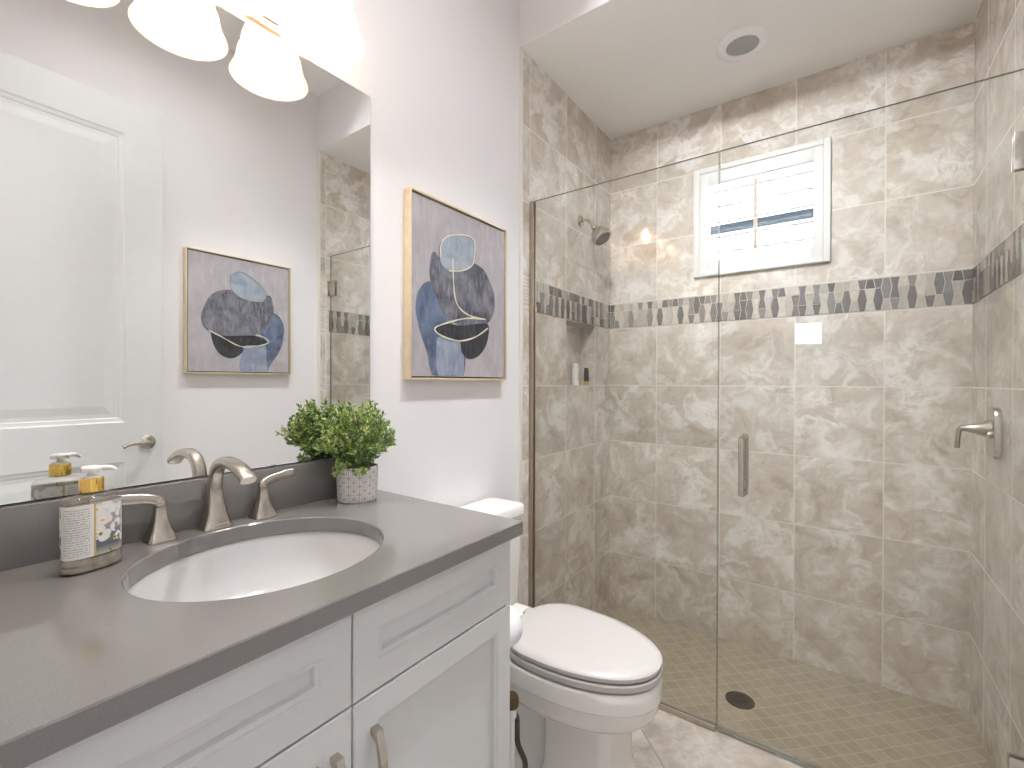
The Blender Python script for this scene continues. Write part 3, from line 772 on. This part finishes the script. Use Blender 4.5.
# potted plant
px, py, pz = .772, 1.076, CZ
pp = thing('potted_plant', 'bushy green plant in a white embossed cement pot on the counter', 'plant', (px, py, pz))
b = MB(); b.lathe([(.0495, .0005), (.0515, .004), (.0525, .030), (.0535, .060), (.0545, .0905), (.0530, .0925), (.0500, .0915), (.0490, .080)], (px, py, pz), 48, uvrep=(12, 3.6), cap=(True, False)); b.build('pot', M['pot'], pp)
b = MB(); b.lathe([(0, .0805), (.030, .082), (.0489, .0795)], (px, py, pz), 24); b.build('soil', M['soil'], pp)
rnd = random.Random(11); fol = MB(); st = MB()
ymax = L-.0085
def leaf(p, d, ln, wd, mi):
    d = d.normalized(); side = d.cross(Vector((rnd.uniform(-1, 1), rnd.uniform(-1, 1), rnd.uniform(-.2, 1)))).normalized(); up = side.cross(d)
    pts = [p, p+d*ln*.45+side*wd+up*.0012, p+d*ln, p+d*ln*.45-side*wd+up*.0012]
    if max(q.y for q in pts) > ymax: return
    mid = p+d*ln*.5-up*.0012
    for tri in ((pts[0], pts[1], mid), (pts[1], pts[2], mid), (pts[2], pts[3], mid), (pts[3], pts[0], mid)): fol.face(tri, mi)
for i in range(170):
    az = rnd.uniform(0, 2*PI); el = math.asin(rnd.uniform(-.22, 1)); rr_ = rnd.uniform(.066, .118)
    dirv = Vector((math.cos(az)*math.cos(el), math.sin(az)*math.cos(el)*.80, math.sin(el)))
    base = Vector((px+rnd.uniform(-.03, .03), py+rnd.uniform(-.03, .03), pz+.082)); cen = Vector((px, py-.006, pz+.158))
    tip = cen + dirv*rr_
    tip.y = min(tip.y, ymax-.004)
    ctrl = base*.45+tip*.55+Vector((0, 0, .012)); ctrl.y = min(ctrl.y, ymax-.006)
    path = spline([base, ctrl, tip], 6)
    st.tube(path, .0007, 5)
    for j in range(3, len(path)):
        p = path[j]; t = (path[j]-path[j-1])
        depth = (p-cen).length/.1
        for k in range(3):
            v = Vector((rnd.uniform(-1, 1), rnd.uniform(-1, 1), rnd.uniform(-.6, 1)))+t.normalized()*.7
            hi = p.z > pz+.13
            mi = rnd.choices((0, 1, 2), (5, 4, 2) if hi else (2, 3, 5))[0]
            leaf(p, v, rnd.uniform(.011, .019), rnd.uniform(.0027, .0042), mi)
for i in range(26):      # trailing sprigs over the rim at the front left
    az = PI+rnd.uniform(-.5, 1.4); p = Vector((px+math.cos(az)*.060, py+math.sin(az)*.060, pz+rnd.uniform(.075, .115)))
    for k in range(4): leaf(p, Vector((rnd.uniform(-1, 1), rnd.uniform(-1, .4), rnd.uniform(-1, .3))), .014, .004, rnd.choices((0, 1, 2), (4, 3, 1))[0])
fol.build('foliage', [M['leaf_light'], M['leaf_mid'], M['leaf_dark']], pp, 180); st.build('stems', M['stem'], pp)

# mirror
b = MB(); b.box((.002, L-.0060, 1.0215), (.877, L-.0005, 2.0895), .0035, seg=1)
b.bm.normal_update()
for f in b.bm.faces: f.material_index = 0 if f.normal.y < -.9 else 1
tag(b.build('wall_mirror', [M['mirror'], M['mirror_edge']]), 'large frameless mirror on the wall above the vanity', 'mirror')

# vanity light
LXS, LY = (.22, .43, .64), L-.133
vl = thing('vanity_light', 'three-shade vanity light with frosted bell glass above the mirror', 'light fixture', (.43, L, 2.2))
b = MB()
prof = [(L-.0005, 2.105), (L-.012, 2.105), (L-.014, 2.118), (L-.020, 2.120), (L-.023, 2.130), (L-.034, 2.15), (L-.041, 2.185), (L-.041, 2.215), (L-.034, 2.25), (L-.023, 2.27), (L-.020, 2.28), (L-.014, 2.282), (L-.012, 2.295), (L-.0005, 2.295)]
b.loft([[(x, y, z) for y, z in prof] for x in (.185, .675)], smooth=False); b.build('backplate', M['champagne'], vl)
for x in LXS:
    b = MB(); b.tube(spline([(x, L-.036, 2.205), (x, L-.065, 2.235), (x, L-.095, 2.262), (x, LY-.002, 2.262), (x, LY, 2.245), (x, LY, 2.225)], 5), .0075, 12)
    b.lathe([(.0, .0), (.010, .002), (.012, .008), (.007, .014), (.009, .020), (.004, .030), (0, .034)], (x, LY, 2.266), 16); b.build('arm', M['champagne'], vl)
    b = MB(); b.lathe([(.010, 2.232), (.030, 2.226), (.036, 2.205), (.036, 2.192), (.033, 2.192), (.033, 2.204), (.0, 2.222)], (x, LY, 0), 28); b.build('socket_cup', M['champagne'], vl)
    b = MB()
    out = [(.034, 2.203), (.050, 2.196), (.062, 2.182), (.0685, 2.160), (.0700, 2.140), (.0700, 2.129), (.0770, 2.1265), (.0785, 2.118), (.0815, 2.102), (.0870, 2.082), (.0940, 2.068), (.0965, 2.062)]
    inn = [(r-.0035, z-.001) for r, z in out]
    b.lathe(out+inn[::-1], (x, LY, 0), 48); b.build('shade', M['shade'], vl, 60)
    b = MB(); b.lathe([(.012, .072), (.013, .060), (.020, .045), (.026, .028), (.026, .014), (.018, .002), (0, -.003)], (x, LY, 2.122), 24); b.build('bulb', M['bulb'], vl)

# unseen ceiling lights, added to brighten the bathroom, shower and bedroom
def fill_light(x, y, z, power, label, spread=180, tilt=0):
    ax = (math.sin(tilt), 0, -math.cos(tilt)); dz = -.002 if not tilt else -.23
    t = thing('added_fill_spot' if tilt else 'added_fill_light', label, 'ceiling light', (x, y, z))
    b = MB()
    if tilt:
        b.lathe([(0, 0), (.05, 0), (.05, -.012), (.008, -.018), (.007, -.15), (0, -.152)], (x, y, z-.001), 30); b.build('stem', M['plastic'], t); b = MB()
        b.lathe([(0, -.13), (.03, -.128), (.052, -.10), (.058, 0), (.055, .004), (.050, .004), (.050, -.004)], (x, y, z+dz), 30, ax); b.build('fill_spot_head', M['plastic'], t)
    else: b.lathe([(.075, -.001), (.078, -.006), (.095, -.004), (.100, .0)], (x, y, z), 36); b.build('trim_ring', M['plastic'], t)
    b = MB()
    b.lathe([(0, 0), (.0748 if not tilt else .0495, 0)], (x, y, z+dz), 30, ax); b.build('lens', M['lens'] if not tilt else [M['lens']], t)
    area_light('fill_emitter', Vector((0, 0, dz))+Vector(ax)*.008, .15 if not tilt else .095, power, (.955, .975, 1), t, rot=(0, -tilt, 0), spread=spread)
fill_light(1.32, .33, ZR, P_FILL_A, 'added unseen fill light in the ceiling in front of the toilet', 80)
fill_light(.68, .36, ZR, P_FILL_B, 'added unseen fill light in the ceiling in front of the vanity', 150)
fill_light(.65, .37, ZR, P_FILL_SPOT, 'added unseen fill spotlight on a short stem, aimed at the shower', 66, math.radians(64))  # out-of-view spotlight added to brighten the shower walls
for x, y, nm in ((-1.0, 1.7, 'added unseen fill light in the bedroom ceiling, left near the door'), (-2.6, 1.7, 'added unseen fill light in the bedroom ceiling, left near the window'), (-1.0, -1.4, 'added unseen fill light in the bedroom ceiling, right near the door'), (-2.6, -1.4, 'added unseen fill light in the bedroom ceiling, right near the window')):
    fill_light(x, y, ZR, P_FILL_ROOM*(1.0 if y > 0 else .2), nm)  # out-of-view lights added so the bedroom fills through the doorway

# ------------------------------------------------------------------ pictures
def picture(x0, x1, z0, z1, ywall, sgn, shapes, lines, label):
    """sgn -1: hangs on the vanity wall facing -y; +1: on the opposite wall facing +y. s runs along +x, t down"""
    t = thing('framed_painting', label, 'painting', ((x0+x1)/2, ywall, (z0+z1)/2))
    Y = lambda d: ywall + sgn*d
    b = MB(); fw, g = .007, .005
    for A, B in (((x0, z0), (x0+fw, z1)), ((x1-fw, z0), (x1, z1)), ((x0+fw, z0), (x1-fw, z0+fw)), ((x0+fw, z1-fw), (x1-fw, z1))):
        ys = sorted((Y(.0005), Y(.033))); b.box((A[0], ys[0], A[1]), (B[0], ys[1], B[1]), .001)
    b.build('frame', M['brass_frame'], t)
    ys = sorted((Y(.001), Y(.012))); b = MB(); b.box((x0+fw, ys[0], z0+fw), (x1-fw, ys[1], z1-fw)); b.build('backing', M['black_gap'], t)
    cx0, cx1, cz0, cz1 = x0+fw+g, x1-fw-g, z0+fw+g, z1-fw-g
    ys = sorted((Y(.012), Y(.027))); b = MB(); b.box((cx0, ys[0], cz0), (cx1, ys[1], cz1)); cv = b.build('canvas', M['art_ground'], t)
    W, Hh = cx1-cx0, cz1-cz0
    def pt(s, tt, d): return (cx0+min(max(s, .004), .996)*W, Y(d), cz1-min(max(tt, .004), .996)*Hh)
    d = .0273
    edged = []
    for mname, poly in shapes:
        if mname in ('art_grey', 'art_blue', 'art_pale'):
            cx_, cy_ = sum(p[0] for p in poly)/len(poly), sum(p[1] for p in poly)/len(poly)
            edged.append(('art_edge', [(cx_+(p[0]-cx_)*1.035+.006*math.sin(7*i), cy_+(p[1]-cy_)*1.03+.005*math.cos(5*i)) for i, p in enumerate(poly)]))
        edged.append((mname, poly))
    for mname, poly in edged:
        P = spline([Vector((s, tt, 0)) for s, tt in poly], 6, True); b = MB()
        b.loft([[pt(p.x, p.y, d-.0004) for p in P], [pt(p.x, p.y, d) for p in P]], smooth=False)
        bmesh.ops.triangulate(b.bm, faces=[f for f in b.bm.faces if len(f.verts) > 4])
        b.build('brush_shape', M[mname], cv); d += .0003
    b = MB()
    for wd, ln in lines:
        P = spline([Vector((s, tt, 0)) for s, tt in ln], 7); 
        b.tube([pt(p.x, p.y, d) for p in P], [wd*.5*(.7+.5*abs(math.sin(i*.37))) for i in range(len(P))], 6)
    # flatten the strokes onto the canvas
    for v in b.bm.verts: v.co.y = Y(d) + (v.co.y-Y(d))*.15
    b.build('line_strokes', M['art_line'], cv)
    return t
def unproj(pts, uL, uR, tL, tR, bL, bR, zL, zR):
    out = []
    for u, v in pts:
        q = (u-uL)/(uR-uL); s = zL*q/(zL*q+zR*(1-q)) if True else q
        top, bot = tL+(tR-tL)*q, bL+(bR-bL)*q
        out.append((s, (v-top)/(bot-top)))
    return out
A1 = lambda pts: unproj(pts, 75, 388, 60, 200, 692, 700, 1.57, 2.0)
shapes1 = [('art_blue', A1([(125, 372), (98, 405), (88, 465), (103, 540), (128, 610), (150, 690), (200, 691), (250, 692), (252, 600), (215, 520), (175, 440), (152, 380)])),
  ('art_steel', A1([(165, 560), (205, 565), (248, 580), (252, 640), (250, 692), (200, 691), (165, 690), (158, 620)])),
  ('art_grey', A1([(150, 268), (138, 320), (140, 370), (163, 430), (190, 480), (240, 515), (290, 525), (330, 515), (352, 470), (352, 420), (338, 375), (318, 335), (285, 312), (230, 300), (180, 300)])),
  ('art_black', A1([(155, 533), (190, 514), (240, 520), (300, 515), (335, 520), (330, 580), (305, 622), (270, 636), (245, 612), (236, 572), (190, 562)])),
  ('art_pale', A1([(172, 240), (190, 218), (240, 214), (278, 226), (287, 265), (282, 310), (250, 330), (205, 332), (176, 312), (168, 275)]))]
lines1 = [(.006, A1([(213, 288), (214, 350), (222, 430), (245, 470), (285, 492), (325, 500)])), (.005, A1([(325, 500), (260, 496), (190, 512), (152, 530), (175, 555), (235, 573), (290, 560), (333, 530)])),
  (.005, A1([(172, 285), (172, 245), (192, 216), (245, 210), (283, 226), (287, 275), (278, 315), (240, 333), (200, 332)]))]
picture(1.008, 1.527, 1.2414, 1.8605, L, -1, shapes1, lines1, 'gold framed abstract painting on the white wall beside the mirror')
A2 = lambda pts: unproj(pts, 46, 552, 52, 160, 667, 686, 2.337, 2.779)
shapes2 = [('art_blue', A2([(400, 400), (440, 382), (480, 388), (512, 420), (527, 470), (512, 560), (465, 640), (440, 680), (425, 620), (425, 560), (440, 530), (405, 480)])),
  ('art_steel', A2([(335, 545), (385, 540), (435, 545), (440, 610), (440, 680), (375, 676), (310, 672), (312, 610)])),
  ('art_black', A2([(162, 470), (200, 490), (330, 490), (400, 500), (442, 530), (425, 545), (335, 545), (320, 580), (270, 608), (212, 588), (178, 540)])),
  ('art_grey', A2([(268, 262), (192, 270), (150, 308), (120, 375), (124, 425), (158, 462), (220, 488), (330, 493), (400, 488), (440, 450), (468, 380), (462, 320), (440, 295), (340, 310)])),
  ('art_pale', A2([(263, 190), (285, 172), (320, 176), (375, 212), (428, 260), (440, 298), (415, 324), (330, 308), (278, 272), (262, 235)]))]
lines2 = [(.005, A2([(150, 462), (220, 500), (290, 540), (340, 552), (410, 545), (452, 530), (430, 505), (390, 490)]))]
picture(.925, 1.472, 1.275, 1.916, R, 1, shapes2, lines2, 'gold framed abstract painting seen in the mirror, on the opposite wall')

# ------------------------------------------------------------------ entry door, open against the right wall
hx, hy, fx, fy = .004, -.335, .822, -.366
dv = (Vector((fx, fy, 0))-Vector((hx, hy, 0))); DW = dv.length; dang = math.atan2(dv.y, dv.x)
b = MB(); T = .036; ZD = 2.515
# front face (toward +y) in local coords u,z ; then rotate
def door_mesh():
    panels = [(.145, DW-.145, 1.045, ZD-.150), (.145, DW-.145, .20, .865)]
    us = sorted({0, DW, *[p[0] for p in panels], *[p[1] for p in panels]}); zs = sorted({.012, ZD, *[p[2] for p in panels], *[p[3] for p in panels]})
    for side in (0, 1):
        y = 0 if side == 0 else -T; sg = 1 if side == 0 else -1
        for i in range(len(us)-1):
            for j in range(len(zs)-1):
                a, c, e, f = us[i], us[i+1], zs[j], zs[j+1]
                pn = any(abs(a-p[0]) < 1e-6 and abs(e-p[2]) < 1e-6 for p in panels)
                def ring(d, dy): return [(a+d, y-sg*dy, e+d), (c-d, y-sg*dy, e+d), (c-d, y-sg*dy, f-d), (a+d, y-sg*dy, f-d)]
                if not pn: b.face(ring(0, 0)); continue
                b.loft([ring(0, 0), ring(.006, .004), ring(.020, .007), ring(.024, .010), ring(.040, .010), ring(.075, .005)], cap=(False, True), smooth=False)
    for (a, c) in (((0, .012), (DW, .012)), ((DW, .012), (DW, ZD)), ((DW, ZD), (0, ZD)), ((0, ZD), (0, .012))):
        b.face([(a[0], 0, a[1]), (c[0], 0, c[1]), (c[0], -T, c[1]), (a[0], -T, a[1])])
door_mesh()
rot = Matrix.Translation((hx, hy, 0)) @ Matrix.Rotation(dang, 4, 'Z')
bmesh.ops.remove_doubles(b.bm, verts=b.bm.verts, dist=1e-5)
bmesh.ops.transform(b.bm, matrix=rot, verts=b.bm.verts)
door = struct(b.build('door_1', M['door_paint'], sharp=12))
b = MB(); lu, lz = DW-.062, .945
b.lathe([(0, 0), (.033, 0), (.033, .004), (.026, .010), (.012, .013), (.011, .045), (0, .047)], (lu, .0004, lz), 28, (0, 1, 0))
b.tube(spline([(lu, .040, lz), (lu-.020, .050, lz), (lu-.050, .054, lz+.004), (lu-.080, .050, lz+.002), (lu-.105, .048, lz-.010)], 5), [(.010, .010)]*8+[(.0085, .007)]*13, 12)
bmesh.ops.transform(b.bm, matrix=rot, verts=b.bm.verts); b.build('door_handle', M['nickel'], door)

# ------------------------------------------------------------------ toilet
TX = 1.270
tl = thing('toilet', 'white elongated two-piece toilet between the vanity and shower glass', 'toilet', (TX, .8, 0))
def egg(hw, yf, yb, z, yc=None, n=48, ef=.92, eb=.62, wb=None, yexp=.75):
    yc = .70 if yc is None else yc; out = []
    for i in range(n):
        a = 2*PI*i/n; c, s_ = math.cos(a), math.sin(a)
        if s_ <= 0: x = hw*math.copysign(abs(c)**ef, c); y = yc + (yc-yf)*math.copysign(abs(s_)**1.0, s_)
        else: x = hw*math.copysign(abs(c)**eb, c); y = yc + (yb-yc)*abs(s_)**yexp
        if s_ > 0 and wb: x *= 1-(1-wb)*s_**2
        out.append((TX+x, y, z))
    return out
b = MB()
b.loft([egg(.158, .430, .90, .4035), egg(.172, .416, .91, .404), egg(.177, .412, .915, .399), egg(.178, .411, .915, .380), egg(.177, .411, .915, .352), egg(.170, .417, .91, .346), egg(.169, .418, .91, .340),
        egg(.168, .420, .91, .318), egg(.163, .430, .91, .298), egg(.150, .452, .91, .280), egg(.130, .490, .90, .268), egg(.118, .515, .88, .255)], cap=(True, True))
# pedestal
def ped(hw, yf, yb, z, e=.28, n=10):
    pts = []; cy, hy_ = (yf+yb)/2, (yb-yf)/2
    for i in range(4*n):
        a = 2*PI*i/(4*n); c, s_ = math.cos(a), math.sin(a); pts.append((TX+math.copysign(abs(c)**e, c)*hw, cy+math.copysign(abs(s_)**e, s_)*hy_, z))
    return pts
b.loft([ped(.128, .502, .765, .001), ped(.128, .502, .765, .030), ped(.120, .510, .755, .045), ped(.110, .520, .735, .10), ped(.108, .523, .73, .20), ped(.110, .522, .735, .275)])
b.loft([ped(.115, .70, 1.10, .001, .5), ped(.112, .70, 1.10, .03, .5), ped(.085, .70, 1.07, .06, .5), ped(.075, .70, 1.05, .16, .6), ped(.095, .70, 1.09, .26, .5), ped(.125, .72, 1.145, .33, .4), ped(.150, .74, 1.155, .395, .35), ped(.150, .74, 1.155, .404, .35)])
b.build('bowl', M['porcelain'], tl, 40)
b = MB(); b.loft([egg(.160, .428, .85, .4075), egg(.160, .428, .85, .4110), egg(.174, .412, .868, .4112), egg(.176, .410, .870, .415), egg(.176, .410, .870, .428), egg(.173, .413, .867, .4315), egg(.158, .430, .85, .4317), egg(.158, .430, .85, .4350)]); b.build('seat', M['seat'], tl, 40)
b = MB()
LW = dict(eb=.5, wb=.64, yexp=.55)
b.loft([egg(.158, .430, .86, .4355, **LW), egg(.172, .414, .878, .4360, **LW), egg(.174, .411, .880, .439, **LW), egg(.174, .411, .880, .448, **LW), egg(.168, .419, .876, .4550, **LW), egg(.148, .452, .86, .4590, **LW), egg(.09, .55, .81, .4605, **LW)]); b.build('lid', M['seat'], tl, 40)
for s_ in (-1, 1):
    b = MB(); b.box((TX+s_*.072-.02, .883, .405), (TX+s_*.072+.02, .91, .440), .008); b.build('hinge', M['seat'], tl)
def rbox(x0, x1, y0, y1, z, r=.03, n=6):
    out = []
    for cx, cy, a0 in ((x1-r, y1-r, 0), (x0+r, y1-r, PI/2), (x0+r, y0+r, PI), (x1-r, y0+r, 1.5*PI)):
        for k in range(n+1): a = a0+PI/2*k/n; out.append((cx+r*math.cos(a), cy+r*math.sin(a), z))
    return out
b = MB(); b.loft([rbox(TX-.165, TX+.165, 1.00, 1.150, .4045), rbox(TX-.172, TX+.172, .995, 1.153, .43), rbox(TX-.182, TX+.182, .992, 1.155, .60), rbox(TX-.186, TX+.186, .990, 1.155, .7325)]); b.build('tank', M['porcelain'], tl)
b = MB(); b.loft([rbox(TX-.189, TX+.189, .987, 1.157, .733), rbox(TX-.195, TX+.195, .983, 1.159, .738), rbox(TX-.195, TX+.195, .983, 1.159, .764), rbox(TX-.190, TX+.190, .988, 1.156, .772), rbox(TX-.17, TX+.17, 1.005, 1.145, .7745)]); b.build('tank_lid', M['porcelain'], tl)
b = MB(); b.lathe([(0, 0), (.014, 0), (.014, .008), (0, .010)], (TX-.13, .9915, .68), 18, (0, -1, 0)); b.tube([(TX-.13, .980, .68), (TX-.10, .976, .675), (TX-.06, .978, .668)], [.007, .006, .005], 10); b.build('flush_lever', M['nickel'], tl)

# toilet paper on the vanity side
hd_ = thing('toilet_paper_holder', 'nickel post holding the paper roll on the vanity side', 'paper holder', (.857, .735, .595))
b = MB(); b.lathe([(0, 0), (.026, 0), (.026, .006), (.012, .010), (.009, .012), (.009, .140), (.013, .142), (.013, .148), (0, .150)], (.8575, .735, .5965), 22, (1, 0, 0)); b.build('post', M['nickel'], hd_)
b = MB(); X0, X1, cy, cz = .876, .992, .735, .590
n = 40
def circ(r, x): return [(x, cy+r*math.cos(2*PI*k/n), cz+r*math.sin(2*PI*k/n)) for k in range(n)]
b.loft([circ(.0195, X0), circ(.054, X0), circ(.0555, X0+.003), circ(.0555, X1-.003), circ(.054, X1), circ(.0195, X1)], close=True)
b.face([(X0+.003, cy+.0557, cz), (X1-.003, cy+.0557, cz), (X1-.003, cy+.0565, cz-.09), (X0+.003, cy+.0565, cz-.09)])
tag(b.build('toilet_paper_roll', M['paper']), 'white toilet paper roll on the side of the vanity by the toilet', 'toilet paper')
# water supply
ws = thing('water_supply_valve', 'small metal stop valve and hose beside the toilet base', 'supply valve', (1.0, .72, 0))
b = MB(); b.lathe([(0, 0.0005), (.028, .0005), (.028, .004), (.012, .008), (.009, .01), (.009, .33), (.014, .335), (.014, .36), (0, .362)], (1.005, .725, 0), 20); b.build('riser', M['plastic'], ws)
b = MB(); b.lathe([(0, .3622), (.018, .3625), (.020, .368), (.020, .386), (.016, .393), (0, .394)], (1.005, .725, 0), 24); b.build('valve_cap', plain('aged_brass', (.13, .095, .05), .35, .9), ws)
b = MB(); b.tube(spline([(1.015, .726, .345), (1.045, .735, .300), (1.02, .715, .26), (1.035, .70, .20), (1.06, .73, .12), (1.03, .76, .06), (1.06, .80, .01)], 6), .0075, 10); b.build('hose', M['bronze'], ws)
